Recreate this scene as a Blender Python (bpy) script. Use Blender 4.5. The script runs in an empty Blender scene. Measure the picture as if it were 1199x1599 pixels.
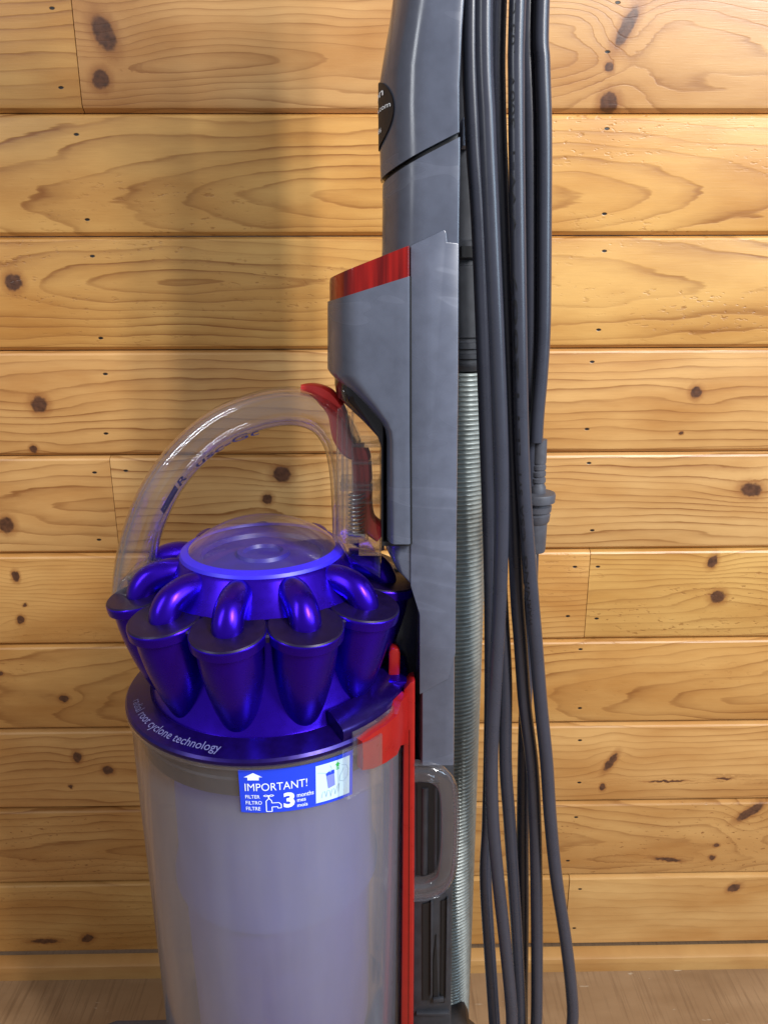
import bpy, bmesh, math, random
from mathutils import Vector, Matrix
random.seed(7)
S = bpy.context.scene
C = S.collection

# ------------------------------------------------------------------ camera
FPX, CX, CY = 1200.0, 599.5, 799.5          # focal length and centre in photo pixels
CAM = Vector((0.0, -0.60, 0.636))
PITCH, YAW, ROLL = math.radians(16.38), math.radians(0.87), math.radians(0.18)
Fv = Vector((math.sin(YAW)*math.cos(PITCH), math.cos(YAW)*math.cos(PITCH), -math.sin(PITCH)))
R0 = Vector((math.cos(YAW), -math.sin(YAW), 0)); U0 = R0.cross(Fv)
Rv = R0*math.cos(ROLL) - U0*math.sin(ROLL); Uv = U0*math.cos(ROLL) + R0*math.sin(ROLL)
cd = bpy.data.cameras.new('camera'); cam = bpy.data.objects.new('camera', cd); C.objects.link(cam)
cam.matrix_world = Matrix(((Rv.x, Uv.x, -Fv.x, CAM.x), (Rv.y, Uv.y, -Fv.y, CAM.y), (Rv.z, Uv.z, -Fv.z, CAM.z), (0, 0, 0, 1)))
cd.sensor_fit = 'VERTICAL'; cd.sensor_height = 36.0; cd.lens = FPX/1599*36.0
cd.clip_start = 0.01; cd.clip_end = 100
S.camera = cam

# ------------------------------------------------------------------ light
w = bpy.data.worlds.new('World'); S.world = w; w.use_nodes = True
bg = w.node_tree.nodes['Background']; bg.inputs['Color'].default_value = (0.92, 0.93, 1.0, 1); bg.inputs['Strength'].default_value = 0.31
def area(name, loc, target, sx, sy, power, col, spin=0):
    l = bpy.data.lights.new(name, 'AREA'); l.shape = 'RECTANGLE'; l.size = sx; l.size_y = sy
    l.energy = power; l.color = col
    o = bpy.data.objects.new(name, l); C.objects.link(o); o.location = loc
    o.rotation_euler = (Vector(target)-Vector(loc)).to_track_quat('-Z', 'Y').to_euler()
    return o
# twin-tube lamp, up to the right and in front of the wall
LX, LY, LZ = 0.80, -1.15, 1.45
for dx in (-0.05, 0.05):
    area('tube_lamp', (LX+dx, LY+dx*0.6, LZ), (0.0, -0.1, 0.6), 0.07, 0.6, 17.5, (0.98, 0.96, 0.95))
for dx in (-0.035, 0.035):                  # a second, fainter fitting away to the left
    area('tube_lamp', (-0.95+dx, -0.95-dx, 1.25), (-0.05, -0.2, 0.6), 0.02, 0.9, 3.0, (0.92, 0.96, 1.0))
area('cool_fill_light', (1.05, -0.85, 0.95), (0.2, 0, 0.6), 0.5, 0.6, 9, (0.60, 0.80, 1.0))  # cool fill added to brighten the right-hand side, not a fitting of the room
S.view_settings.view_transform = 'Standard'; S.view_settings.look = 'None'
S.view_settings.exposure = 0.0; S.view_settings.gamma = 1.0
S.render.engine = 'CYCLES'
S.cycles.use_denoising = True
S.cycles.max_bounces = 14; S.cycles.transparent_max_bounces = 24
S.cycles.sample_clamp_indirect = 4.0

# ------------------------------------------------------------------ pixel -> place
def ray(px, py): return Fv*FPX + Rv*(px-CX) + Uv*(CY-py)
def P(px, py, Y):
    d = ray(px, py); return CAM + d*((Y-CAM.y)/d.y)
AY = -0.20
AX = (P(408, 1150, AY).x + P(409, 950, AY).x)/2 + 0.0045
def Pcyl(px, py, R):                       # where a pixel meets the upright cylinder round the bin axis
    d = ray(px, py); ox, oy = CAM.x-AX, CAM.y-AY
    a = d.x*d.x+d.y*d.y; b = 2*(ox*d.x+oy*d.y); c = ox*ox+oy*oy-R*R
    q = b*b-4*a*c
    t = (-b-math.sqrt(max(q, 0)))/(2*a); return CAM+d*t
FRONT = math.atan2(CAM.y-AY, CAM.x-AX)     # direction from the bin axis to the camera

# ------------------------------------------------------------------ materials
def mat(name):
    m = bpy.data.materials.new(name); m.use_nodes = True
    return m, m.node_tree.nodes, m.node_tree.links, m.node_tree.nodes['Principled BSDF']
def simple(name, col, rough=0.4, metal=0.0, spec=0.5, noise=0.0, nscale=40, coat=0, bump=0):
    m, N, L, b = mat(name)
    b.inputs['Base Color'].default_value = (*col, 1); b.inputs['Roughness'].default_value = rough
    b.inputs['Metallic'].default_value = metal; b.inputs['Specular IOR Level'].default_value = spec
    b.inputs['Coat Weight'].default_value = coat
    if noise:
        tc = N.new('ShaderNodeTexCoord'); nz = N.new('ShaderNodeTexNoise'); nz.inputs['Scale'].default_value = nscale
        nz.inputs['Detail'].default_value = 6
        L.new(tc.outputs['Object'], nz.inputs['Vector'])
        rp = N.new('ShaderNodeValToRGB')
        rp.color_ramp.elements[0].position = 0.3; rp.color_ramp.elements[1].position = 0.75
        rp.color_ramp.elements[0].color = (*[c*(1-noise) for c in col], 1); rp.color_ramp.elements[1].color = (*[min(1, c*(1+noise)) for c in col], 1)
        L.new(nz.outputs['Fac'], rp.inputs['Fac']); L.new(rp.outputs['Color'], b.inputs['Base Color'])
        mr = N.new('ShaderNodeMapRange'); mr.inputs['To Min'].default_value = rough*0.8; mr.inputs['To Max'].default_value = min(1, rough*1.3)
        L.new(nz.outputs['Fac'], mr.inputs['Value']); L.new(mr.outputs['Result'], b.inputs['Roughness'])
    return m
def worn_plastic(name, col, rough, smear=0.5):
    """grey plastic with rubbed, paler wavy smears and fine scratches"""
    m, N, L, b = mat(name)
    tc = N.new('ShaderNodeTexCoord')
    mp = N.new('ShaderNodeMapping'); mp.inputs['Scale'].default_value = (1, 1, 2.2); mp.inputs['Rotation'].default_value = (0, 0.25, 0)
    L.new(tc.outputs['Object'], mp.inputs['Vector'])
    n1 = N.new('ShaderNodeTexNoise'); n1.inputs['Scale'].default_value = 5; n1.inputs['Detail'].default_value = 2; n1.inputs['Distortion'].default_value = 2.2
    n2 = N.new('ShaderNodeTexNoise'); n2.inputs['Scale'].default_value = 160; n2.inputs['Detail'].default_value = 5
    L.new(mp.outputs['Vector'], n1.inputs['Vector']); L.new(tc.outputs['Object'], n2.inputs['Vector'])
    r1 = N.new('ShaderNodeValToRGB'); e = r1.color_ramp.elements
    e[0].position = 0.42; e[0].color = (0, 0, 0, 1); e[1].position = 0.60; e[1].color = (0.5, 0.5, 0.5, 1)
    x = r1.color_ramp.elements.new(0.608); x.color = (1, 1, 1, 1)
    x = r1.color_ramp.elements.new(0.66); x.color = (0.35, 0.35, 0.35, 1)
    L.new(n1.outputs['Fac'], r1.inputs['Fac'])
    mx = N.new('ShaderNodeMix'); mx.data_type = 'RGBA'
    mx.inputs[6].default_value = (*col, 1); mx.inputs[7].default_value = (*[min(1, c*(1+0.32*smear)+0.003) for c in col], 1)
    L.new(r1.outputs['Color'], mx.inputs[0])
    m2 = N.new('ShaderNodeMix'); m2.data_type = 'RGBA'; m2.blend_type = 'MULTIPLY'; m2.inputs[0].default_value = 0.5
    r2 = N.new('ShaderNodeValToRGB'); r2.color_ramp.elements[0].position = 0.3; r2.color_ramp.elements[0].color = (0.75, 0.75, 0.75, 1); r2.color_ramp.elements[1].position = 0.6
    L.new(n2.outputs['Fac'], r2.inputs['Fac']); L.new(mx.outputs[2], m2.inputs[6]); L.new(r2.outputs['Color'], m2.inputs[7])
    L.new(m2.outputs[2], b.inputs['Base Color'])
    mr = N.new('ShaderNodeMapRange'); mr.inputs['To Min'].default_value = rough; mr.inputs['To Max'].default_value = rough+0.16
    L.new(r1.outputs['Color'], mr.inputs['Value']); L.new(mr.outputs['Result'], b.inputs['Roughness'])
    return m
def clear(name, tint=(0.98, 0.98, 0.985), edge=(0.80, 0.82, 0.87), rough=0.04, haze=0.0, hazecol=(0.6, 0.6, 0.66), power=4.0, clean_above=None):
    """thin clear plastic: see-through, mirror-like at grazing angles, optional dusty haze"""
    m, N, L, b = mat(name); N.remove(b)
    out = N['Material Output']
    lw = N.new('ShaderNodeLayerWeight'); lw.inputs['Blend'].default_value = 0.35
    rp = N.new('ShaderNodeValToRGB'); rp.color_ramp.elements[0].color = (*tint, 1); rp.color_ramp.elements[0].position = 0.25
    rp.color_ramp.elements[1].color = (*edge, 1); rp.color_ramp.elements[1].position = 0.95
    L.new(lw.outputs['Facing'], rp.inputs['Fac'])
    tr = N.new('ShaderNodeBsdfTransparent'); L.new(rp.outputs['Color'], tr.inputs['Color'])
    gl = N.new('ShaderNodeBsdfGlossy'); gl.inputs['Roughness'].default_value = rough
    def schlick(f0, top, power=4.0, clean_above=None):
        pw = N.new('ShaderNodeMath'); pw.operation = 'POWER'; lf = N.new('ShaderNodeLayerWeight'); lf.inputs['Blend'].default_value = 0.5
        L.new(lf.outputs['Facing'], pw.inputs[0]); pw.inputs[1].default_value = power
        ma = N.new('ShaderNodeMath'); ma.operation = 'MULTIPLY_ADD'; L.new(pw.outputs[0], ma.inputs[0]); ma.inputs[1].default_value = top-f0; ma.inputs[2].default_value = f0
        return ma
    fr = schlick(0.07, 0.97, power)
    mx = N.new('ShaderNodeMixShader'); L.new(fr.outputs[0], mx.inputs['Fac']); L.new(tr.outputs[0], mx.inputs[1]); L.new(gl.outputs[0], mx.inputs[2])
    last = mx
    if haze:
        tc = N.new('ShaderNodeTexCoord')
        mp = N.new('ShaderNodeMapping'); mp.inputs['Scale'].default_value = (1, 1, 0.10); L.new(tc.outputs['Object'], mp.inputs['Vector'])
        nz = N.new('ShaderNodeTexNoise'); nz.inputs['Scale'].default_value = 45; nz.inputs['Detail'].default_value = 8; nz.inputs['Roughness'].default_value = 0.65
        L.new(mp.outputs['Vector'], nz.inputs['Vector'])
        mr = N.new('ShaderNodeMapRange'); mr.inputs['From Min'].default_value = 0.25; mr.inputs['From Max'].default_value = 0.75
        mr.inputs['To Min'].default_value = haze*0.70; mr.inputs['To Max'].default_value = min(1, haze*1.35)
        L.new(nz.outputs['Fac'], mr.inputs['Value'])
        hz = mr.outputs['Result']
        if clean_above is not None:        # dust clings below the seal only
            sx = N.new('ShaderNodeSeparateXYZ'); L.new(tc.outputs['Object'], sx.inputs[0])
            zr = N.new('ShaderNodeMapRange'); zr.inputs['From Min'].default_value = clean_above-0.006; zr.inputs['From Max'].default_value = clean_above+0.003
            zr.inputs['To Min'].default_value = 1.0; zr.inputs['To Max'].default_value = 0.35; L.new(sx.outputs['Z'], zr.inputs['Value'])
            mz = N.new('ShaderNodeMath'); mz.operation = 'MULTIPLY'; L.new(hz, mz.inputs[0]); L.new(zr.outputs[0], mz.inputs[1]); hz = mz.outputs[0]
        df = N.new('ShaderNodeBsdfDiffuse'); df.inputs['Color'].default_value = (*hazecol, 1)
        tl = N.new('ShaderNodeBsdfTranslucent'); tl.inputs['Color'].default_value = (*hazecol, 1)
        dm = N.new('ShaderNodeMixShader'); dm.inputs['Fac'].default_value = 0.4; L.new(df.outputs[0], dm.inputs[1]); L.new(tl.outputs[0], dm.inputs[2])
        hm = N.new('ShaderNodeMixShader'); L.new(hz, hm.inputs['Fac']); L.new(mx.outputs[0], hm.inputs[1]); L.new(dm.outputs[0], hm.inputs[2])
        # gloss stays on top of the dust
        g2 = N.new('ShaderNodeBsdfGlossy'); g2.inputs['Roughness'].default_value = 0.16
        f2 = schlick(0.02, 0.4)
        h2 = N.new('ShaderNodeMixShader'); L.new(f2.outputs[0], h2.inputs['Fac']); L.new(hm.outputs[0], h2.inputs[1]); L.new(g2.outputs[0], h2.inputs[2])
        last = h2
    L.new(last.outputs[0], out.inputs['Surface'])
    return m

M = {}
M['grey'] = worn_plastic('grey_plastic', (0.078, 0.087, 0.118), 0.17)
M['grey_lit'] = worn_plastic('grey_panel_lit', (0.088, 0.098, 0.134), 0.24, 0.8)  # body grey, with the light on the side facing the lamp put into its colour
M['dark'] = simple('dark_grey_plastic', (0.028, 0.030, 0.037), 0.45, noise=0.25, nscale=120)
M['black'] = simple('black_gloss_plastic', (0.008, 0.008, 0.010), 0.12)
M['blackmatte'] = simple('black_recess_plastic', (0.006, 0.006, 0.007), 0.6)
M['cord'] = simple('cord_rubber', (0.034, 0.037, 0.053), 0.27, noise=0.06, nscale=90)
M['plug'] = simple('plug_rubber', (0.060, 0.062, 0.076), 0.5, noise=0.15, nscale=300)
M['purple'] = simple('purple_metallic_paint', (0.034, 0.004, 0.50), 0.27, metal=0.9, noise=0.03, nscale=200)
M['purple_top'] = simple('purple_lid_shade', (0.007, 0.002, 0.035), 0.38, metal=0.3, noise=0.25, nscale=220)  # purple darkened in colour for the dark ceiling that the lid tops reflect
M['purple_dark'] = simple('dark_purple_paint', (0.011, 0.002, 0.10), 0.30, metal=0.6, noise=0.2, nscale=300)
M['ring'] = simple('blue_violet_plastic', (0.028, 0.014, 0.62), 0.4)
M['disc'] = simple('violet_disc_plastic', (0.022, 0.009, 0.24), 0.4, noise=0.25, nscale=60)
M['red'] = simple('red_plastic', (0.32, 0.010, 0.008), 0.28, noise=0.08, nscale=150)
M['trigger'] = simple('trigger_red_plastic', (0.58, 0.020, 0.016), 0.3)
M['silver'] = simple('hose_silver', (0.31, 0.345, 0.335), 0.34, metal=0.35, noise=0.15, nscale=200)
M['white'] = simple('white_print', (0.80, 0.88, 0.95), 0.5)
M['palegrey'] = simple('pale_tab_plastic', (0.42, 0.45, 0.55), 0.45)
M['stickerblue'] = simple('sticker_blue', (0.012, 0.055, 0.72), 0.32)
M['stickerwhite'] = simple('sticker_pale_panel', (0.60, 0.80, 0.90), 0.35)
M['green'] = simple('green_print', (0.05, 0.55, 0.12), 0.5)
M['lineblue'] = simple('thin_line_print', (0.30, 0.46, 0.58), 0.5)
M['canister'] = simple('canister_print', (0.20, 0.25, 0.70), 0.5)
M['navy'] = simple('navy_print', (0.010, 0.008, 0.06), 0.4)
M['greyprint'] = simple('grey_violet_print', (0.14, 0.14, 0.32), 0.5)
M['blackprint'] = simple('black_print', (0.006, 0.006, 0.008), 0.6)
M['metal'] = simple('steel', (0.5, 0.5, 0.5), 0.25, metal=1.0)
M['shroud'] = simple('shroud_violet', (0.105, 0.12, 0.48), 0.5, noise=0.12, nscale=30)
M['shroud_low'] = simple('shroud_lower_violet', (0.095, 0.085, 0.46), 0.5, noise=0.15, nscale=30)
M['gasket'] = simple('gasket_dark', (0.010, 0.010, 0.014), 0.5, noise=0.4, nscale=60)
M['clear'] = clear('clear_plastic', edge=(0.88, 0.89, 0.93), power=1.9, haze=0.006, hazecol=(0.75, 0.76, 0.85))
M['clearthin'] = clear('clear_bracket_plastic', tint=(0.96, 0.96, 0.97), edge=(0.78, 0.8, 0.85), rough=0.06, power=4.0, haze=0.045, hazecol=(0.55, 0.57, 0.66))
M['dome'] = clear('clear_dome_plastic', tint=(0.97, 0.97, 0.985), haze=0.012, hazecol=(0.6, 0.6, 0.7))
M['bin'] = clear('dusty_bin_plastic', tint=(0.90, 0.90, 0.93), edge=(0.6, 0.6, 0.65), rough=0.10, haze=0.22, hazecol=(0.50, 0.51, 0.56), clean_above=CAM.z-0.2205-0.022)
M['redclear'] = None
m, N, L, b = mat('red_lens_plastic')
b.inputs['Base Color'].default_value = (0.32, 0.006, 0.006, 1); b.inputs['Roughness'].default_value = 0.12
tc = N.new('ShaderNodeTexCoord'); mp = N.new('ShaderNodeMapping'); mp.inputs['Scale'].default_value = (190, 4, 10); L.new(tc.outputs['Object'], mp.inputs['Vector'])
nz = N.new('ShaderNodeTexNoise'); nz.inputs['Scale'].default_value = 1.0; nz.inputs['Detail'].default_value = 3; L.new(mp.outputs['Vector'], nz.inputs['Vector'])
rp = N.new('ShaderNodeValToRGB'); rp.color_ramp.elements[0].position = 0.38; rp.color_ramp.elements[0].color = (0.09, 0.002, 0.002, 1); rp.color_ramp.elements[1].position = 0.68; rp.color_ramp.elements[1].color = (0.30, 0.008, 0.005, 1)
L.new(nz.outputs['Fac'], rp.inputs['Fac']); L.new(rp.outputs['Color'], b.inputs['Base Color'])
M['redclear'] = m

# --- wood: growth rings as contour lines that flow round knots
def knot_group():
    g = bpy.data.node_groups.new('knot', 'ShaderNodeTree')
    I = g.interface
    for nm, t in (('P', 'NodeSocketVector'), ('Centre', 'NodeSocketVector'), ('Inv', 'NodeSocketVector'), ('Warp', 'NodeSocketFloat'), ('Angle', 'NodeSocketFloat')):
        I.new_socket(nm, in_out='INPUT', socket_type=t)
    for nm in ('Phase', 'Core', 'Halo'): I.new_socket(nm, in_out='OUTPUT', socket_type='NodeSocketFloat')
    n, l = g.nodes, g.links
    gi = n.new('NodeGroupInput'); go = n.new('NodeGroupOutput')
    sub = n.new('ShaderNodeVectorMath'); sub.operation = 'SUBTRACT'; l.new(gi.outputs['P'], sub.inputs[0]); l.new(gi.outputs['Centre'], sub.inputs[1])
    rot = n.new('ShaderNodeVectorRotate'); rot.rotation_type = 'Y_AXIS'; l.new(sub.outputs[0], rot.inputs['Vector']); l.new(gi.outputs['Angle'], rot.inputs['Angle'])
    mul = n.new('ShaderNodeVectorMath'); mul.operation = 'MULTIPLY'; l.new(rot.outputs[0], mul.inputs[0]); l.new(gi.outputs['Inv'], mul.inputs[1])
    ln = n.new('ShaderNodeVectorMath'); ln.operation = 'LENGTH'; l.new(mul.outputs[0], ln.inputs[0])
    # core mask
    core = n.new('ShaderNodeMapRange'); core.interpolation_type = 'SMOOTHSTEP'
    core.inputs['From Min'].default_value = 1.05; core.inputs['From Max'].default_value = 0.72; l.new(ln.outputs['Value'], core.inputs['Value'])
    halo = n.new('ShaderNodeMapRange'); halo.interpolation_type = 'SMOOTHSTEP'
    halo.inputs['From Min'].default_value = 1.9; halo.inputs['From Max'].default_value = 0.8; l.new(ln.outputs['Value'], halo.inputs['Value'])
    # phase bump: wide along the grain
    m2 = n.new('ShaderNodeVectorMath'); m2.operation = 'MULTIPLY'; m2.inputs[1].default_value = (0.22, 1, 0.42)
    mm = n.new('ShaderNodeVectorMath'); mm.operation = 'MULTIPLY'; l.new(sub.outputs[0], mm.inputs[0]); l.new(gi.outputs['Inv'], mm.inputs[1])
    l.new(mm.outputs[0], m2.inputs[0])
    l2 = n.new('ShaderNodeVectorMath'); l2.operation = 'DOT_PRODUCT'; l.new(m2.outputs[0], l2.inputs[0]); l.new(m2.outputs[0], l2.inputs[1])
    ng = n.new('ShaderNodeMath'); ng.operation = 'MULTIPLY'; ng.inputs[1].default_value = -1; l.new(l2.outputs['Value'], ng.inputs[0])
    ex = n.new('ShaderNodeMath'); ex.operation = 'EXPONENT'; l.new(ng.outputs[0], ex.inputs[0])
    ph = n.new('ShaderNodeMath'); ph.operation = 'MULTIPLY'; l.new(ex.outputs[0], ph.inputs[0]); l.new(gi.outputs['Warp'], ph.inputs[1])
    l.new(ph.outputs[0], go.inputs['Phase']); l.new(core.outputs[0], go.inputs['Core']); l.new(halo.outputs[0], go.inputs['Halo'])
    return g
KG = knot_group()
def wood(name, seed, freq=150, arrow=None, knots=(), nails=(), tint=(1, 1, 1), fleck=0.0, ring=1.0, light=(0.68, 0.402, 0.142), line=(0.27, 0.105, 0.024), rough=0.29):
    """arrow = (x0, z0, squeeze): nested arch grain opening away from x0; knots = (x, z, rx, rz, angle)"""
    m, N, L, b = mat(name)
    tc = N.new('ShaderNodeTexCoord'); Pn = tc.outputs['Object']
    def math_(op, a, b_=None, c_=None):
        x = N.new('ShaderNodeMath'); x.operation = op
        for i, v in enumerate((a, b_, c_)):
            if v is None: continue
            if hasattr(v, 'links') or hasattr(v, 'is_linked'): L.new(v, x.inputs[i])
            else: x.inputs[i].default_value = v
        return x.outputs[0]
    def noise(scale, detail=3, off=0.0, rough_=0.5, dist=0.0):
        mp = N.new('ShaderNodeMapping'); mp.inputs['Scale'].default_value = scale; mp.inputs['Location'].default_value = (seed*3.7+off, seed*1.3, seed*2.1+off)
        L.new(Pn, mp.inputs['Vector'])
        nz = N.new('ShaderNodeTexNoise'); nz.inputs['Scale'].default_value = 1; nz.inputs['Detail'].default_value = detail; nz.inputs['Roughness'].default_value = rough_; nz.inputs['Distortion'].default_value = dist
        L.new(mp.outputs[0], nz.inputs['Vector']); return nz.outputs['Fac']
    sp = N.new('ShaderNodeSeparateXYZ'); L.new(Pn, sp.inputs[0])
    X, Z = sp.outputs['X'], sp.outputs['Z']
    if arrow:
        dx = math_('MULTIPLY', math_('SUBTRACT', X, arrow[0]), arrow[2])
        dz = math_('SUBTRACT', Z, arrow[1])
        rad = math_('SQRT', math_('ADD', math_('ADD', math_('MULTIPLY', dx, dx), math_('MULTIPLY', dz, dz)), 0.000004))
        phase = math_('MULTIPLY', rad, freq)
    else:
        phase = math_('MULTIPLY', Z, freq)
    warp = math_('MULTIPLY', math_('SUBTRACT', noise((5, 5, 22), 2), 0.5), freq*0.030)
    phase = math_('ADD', phase, warp)
    phase = math_('ADD', phase, math_('MULTIPLY', noise((40, 5, 260), 2, 5), 0.35))
    core = halo = None
    for i, (kx, kz, rx, rz, ang) in enumerate(knots):
        g = N.new('ShaderNodeGroup'); g.node_tree = KG
        wp = N.new('ShaderNodeMapping')
        # rough outline for the knot
        nv = N.new('ShaderNodeTexNoise'); nv.inputs['Scale'].default_value = 220; nv.inputs['Detail'].default_value = 2; L.new(Pn, nv.inputs['Vector'])
        sc = N.new('ShaderNodeVectorMath'); sc.operation = 'MULTIPLY_ADD'; L.new(nv.outputs['Color'], sc.inputs[0]); sc.inputs[1].default_value = (0.004, 0, 0.004); sc.inputs[2].default_value = (-0.002, 0, -0.002)
        ad = N.new('ShaderNodeVectorMath'); ad.operation = 'ADD'; L.new(Pn, ad.inputs[0]); L.new(sc.outputs[0], ad.inputs[1])
        L.new(ad.outputs[0], g.inputs['P']); N.remove(wp)
        g.inputs['Centre'].default_value = (kx, 0, kz); g.inputs['Inv'].default_value = (1/rx, 0, 1/rz)
        g.inputs['Warp'].default_value = freq*max(rx, rz)*0.9*(1 if i % 2 == 0 else -1); g.inputs['Angle'].default_value = ang
        phase = math_('ADD', phase, g.outputs['Phase'])
        core = g.outputs['Core'] if core is None else math_('MAXIMUM', core, g.outputs['Core'])
        halo = g.outputs['Halo'] if halo is None else math_('MAXIMUM', halo, g.outputs['Halo'])
    fr = math_('FRACT', phase)
    rp = N.new('ShaderNodeValToRGB'); e = rp.color_ramp.elements
    e[0].position = 0.0; e[0].color = (0.10, 0.10, 0.10, 1); e[1].position = 1.0; e[1].color = (0.15, 0.15, 0.15, 1)
    for p_, v in ((0.45, 0.12), (0.78, 0.50), (0.90, 1.0), (0.95, 0.9)):
        q = rp.color_ramp.elements.new(p_); q.color = (v, v, v, 1)
    L.new(fr, rp.inputs['Fac'])
    amp = N.new('ShaderNodeMapRange'); amp.inputs['From Min'].default_value = 0.33; amp.inputs['From Max'].default_value = 0.68; amp.inputs['To Min'].default_value = 0.26*ring; amp.inputs['To Max'].default_value = 0.95*ring
    L.new(noise((7, 5, 55), 2, 9), amp.inputs['Value'])
    rings = math_('MULTIPLY', rp.outputs['Color'], amp.outputs[0])
    def mix(a, b_, fac, blend='MIX'):
        x = N.new('ShaderNodeMix'); x.data_type = 'RGBA'; x.blend_type = blend
        for s_, v in ((0, fac), (6, a), (7, b_)):
            if isinstance(v, tuple): x.inputs[s_].default_value = (*v, 1)
            elif isinstance(v, (int, float)): x.inputs[s_].default_value = v
            else: L.new(v, x.inputs[s_])
        return x.outputs[2]
    rv = random.Random(int(seed*1000)); k_ = rv.uniform(0.88, 1.06); tint = (tint[0]*k_, tint[1]*k_*rv.uniform(0.96, 1.03), tint[2]*k_*rv.uniform(0.85, 1.15))
    lt = tuple(a*c for a, c in zip(light, tint)); ln_ = tuple(a*c for a, c in zip(line, tint))
    blot = noise((9, 5, 30), 4, 21)
    col = mix(lt, tuple(c*f for c, f in zip(lt, (0.72, 0.58, 0.42))), math_('MULTIPLY', math_('SUBTRACT', blot, 0.34), 2.6))
    col = mix(col, ln_, rings)
    # fine fibres
    fib = noise((55, 5, 1500), 3, 33, 0.7)
    col = mix(col, (0.80, 0.74, 0.66), math_('MULTIPLY', fib, 0.75), 'MULTIPLY')
    height = math_('MULTIPLY', rings, -0.5)
    if fleck:
        fl = noise((170, 5, 420), 2, 41)
        flm = N.new('ShaderNodeMapRange'); flm.inputs['From Min'].default_value = 0.62; flm.inputs['From Max'].default_value = 0.72; L.new(fl, flm.inputs['Value'])
        zone = N.new('ShaderNodeMapRange'); zone.inputs['From Min'].default_value = 0.45; zone.inputs['From Max'].default_value = 0.6; L.new(noise((6, 5, 25), 2, 55), zone.inputs['Value'])
        flz = math_('MULTIPLY', math_('MULTIPLY', flm.outputs[0], zone.outputs[0]), fleck)
        col = mix(col, ln_, flz); height = math_('SUBTRACT', height, math_('MULTIPLY', flz, 1.6))
    if core is not None:
        col = mix(col, tuple(c*f for c, f in zip(ln_, (0.9, 0.75, 0.7))), math_('MULTIPLY', halo, 0.6))
        kn = noise((260, 5, 260), 3, 61)
        kc = mix((0.012, 0.005, 0.004), (0.16, 0.065, 0.030), math_('MULTIPLY', kn, 1.15))
        col = mix(col, kc, core)
    nm = None
    for (nx, nzv) in nails:
        dx = math_('MULTIPLY', math_('SUBTRACT', X, nx), 1/0.0021); dz = math_('MULTIPLY', math_('SUBTRACT', Z, nzv), 1/0.0011)
        d = math_('ADD', math_('MULTIPLY', dx, dx), math_('MULTIPLY', dz, dz))
        k = N.new('ShaderNodeMapRange'); k.inputs['From Min'].default_value = 1.1; k.inputs['From Max'].default_value = 0.5; L.new(d, k.inputs['Value'])
        nm = k.outputs[0] if nm is None else math_('MAXIMUM', nm, k.outputs[0])
    if nm is not None:
        col = mix(col, (0.012, 0.008, 0.006), nm); height = math_('SUBTRACT', height, math_('MULTIPLY', nm, 2.0))
    L.new(col, b.inputs['Base Color'])
    b.inputs['Specular IOR Level'].default_value = 0.5
    rr = N.new('ShaderNodeMapRange'); rr.inputs['To Min'].default_value = rough; rr.inputs['To Max'].default_value = rough+0.2; L.new(fib, rr.inputs['Value']); L.new(rr.outputs[0], b.inputs['Roughness'])
    bp = N.new('ShaderNodeBump'); bp.inputs['Strength'].default_value = 0.35; bp.inputs['Distance'].default_value = 0.0007
    L.new(math_('ADD', height, math_('MULTIPLY', fib, 0.35)), bp.inputs['Height']); L.new(bp.outputs[0], b.inputs['Normal'])
    return m

# ------------------------------------------------------------------ mesh helpers
def link(name, verts, faces, m, parent=None, smooth=True, sharp=35, inv=None):
    me = bpy.data.meshes.new(name); me.from_pydata([tuple(v) for v in verts], [], faces); me.validate()
    bm = bmesh.new(); bm.from_mesh(me); bmesh.ops.recalc_face_normals(bm, faces=bm.faces); bm.to_mesh(me); bm.free()
    if m is not None:
        for x in (m if isinstance(m, (list, tuple)) else [m]): me.materials.append(x)
    if smooth:
        me.polygons.foreach_set('use_smooth', [True]*len(me.polygons)); me.set_sharp_from_angle(angle=math.radians(sharp))
    o = bpy.data.objects.new(name, me); C.objects.link(o)
    if parent is not None:
        o.parent = parent
        if parent.type == 'EMPTY': o.matrix_parent_inverse = Matrix.Translation(-parent.location)
    return o
def merge(*parts):
    V, F = [], []
    for v, f in parts:
        k = len(V); V += list(v); F += [tuple(i+k for i in q) for q in f]
    return V, F
def lathe(prof, cx, cy, seg=64, a0=0.0, a1=2*math.pi, closed_prof=False):
    full = abs(a1-a0-2*math.pi) < 1e-6; n = seg if full else seg+1
    V, F = [], []
    for i in range(n):
        a = a0+(a1-a0)*i/seg
        for r, z in prof: V.append(Vector((cx+r*math.cos(a), cy+r*math.sin(a), z)))
    k = len(prof)
    for i in range(seg):
        j = (i+1) % n
        for q in range(k if closed_prof else k-1):
            q2 = (q+1) % k
            F.append((i*k+q, j*k+q, j*k+q2, i*k+q2))
    if not full and closed_prof:
        F.append(tuple(range(k))); F.append(tuple((n-1)*k+q for q in range(k)))
    return V, F
def catmull(pts, n=10):
    pts = [Vector(p) for p in pts]; out = []
    for i in range(len(pts)-1):
        p0 = pts[max(i-1, 0)]; p1 = pts[i]; p2 = pts[i+1]; p3 = pts[min(i+2, len(pts)-1)]
        for k in range(n):
            t = k/n
            out.append(0.5*((2*p1)+(p2-p0)*t+(2*p0-5*p1+4*p2-p3)*t*t+(3*p1-p0-3*p2+p3)*t**3))
    out.append(pts[-1]); return out
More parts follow.
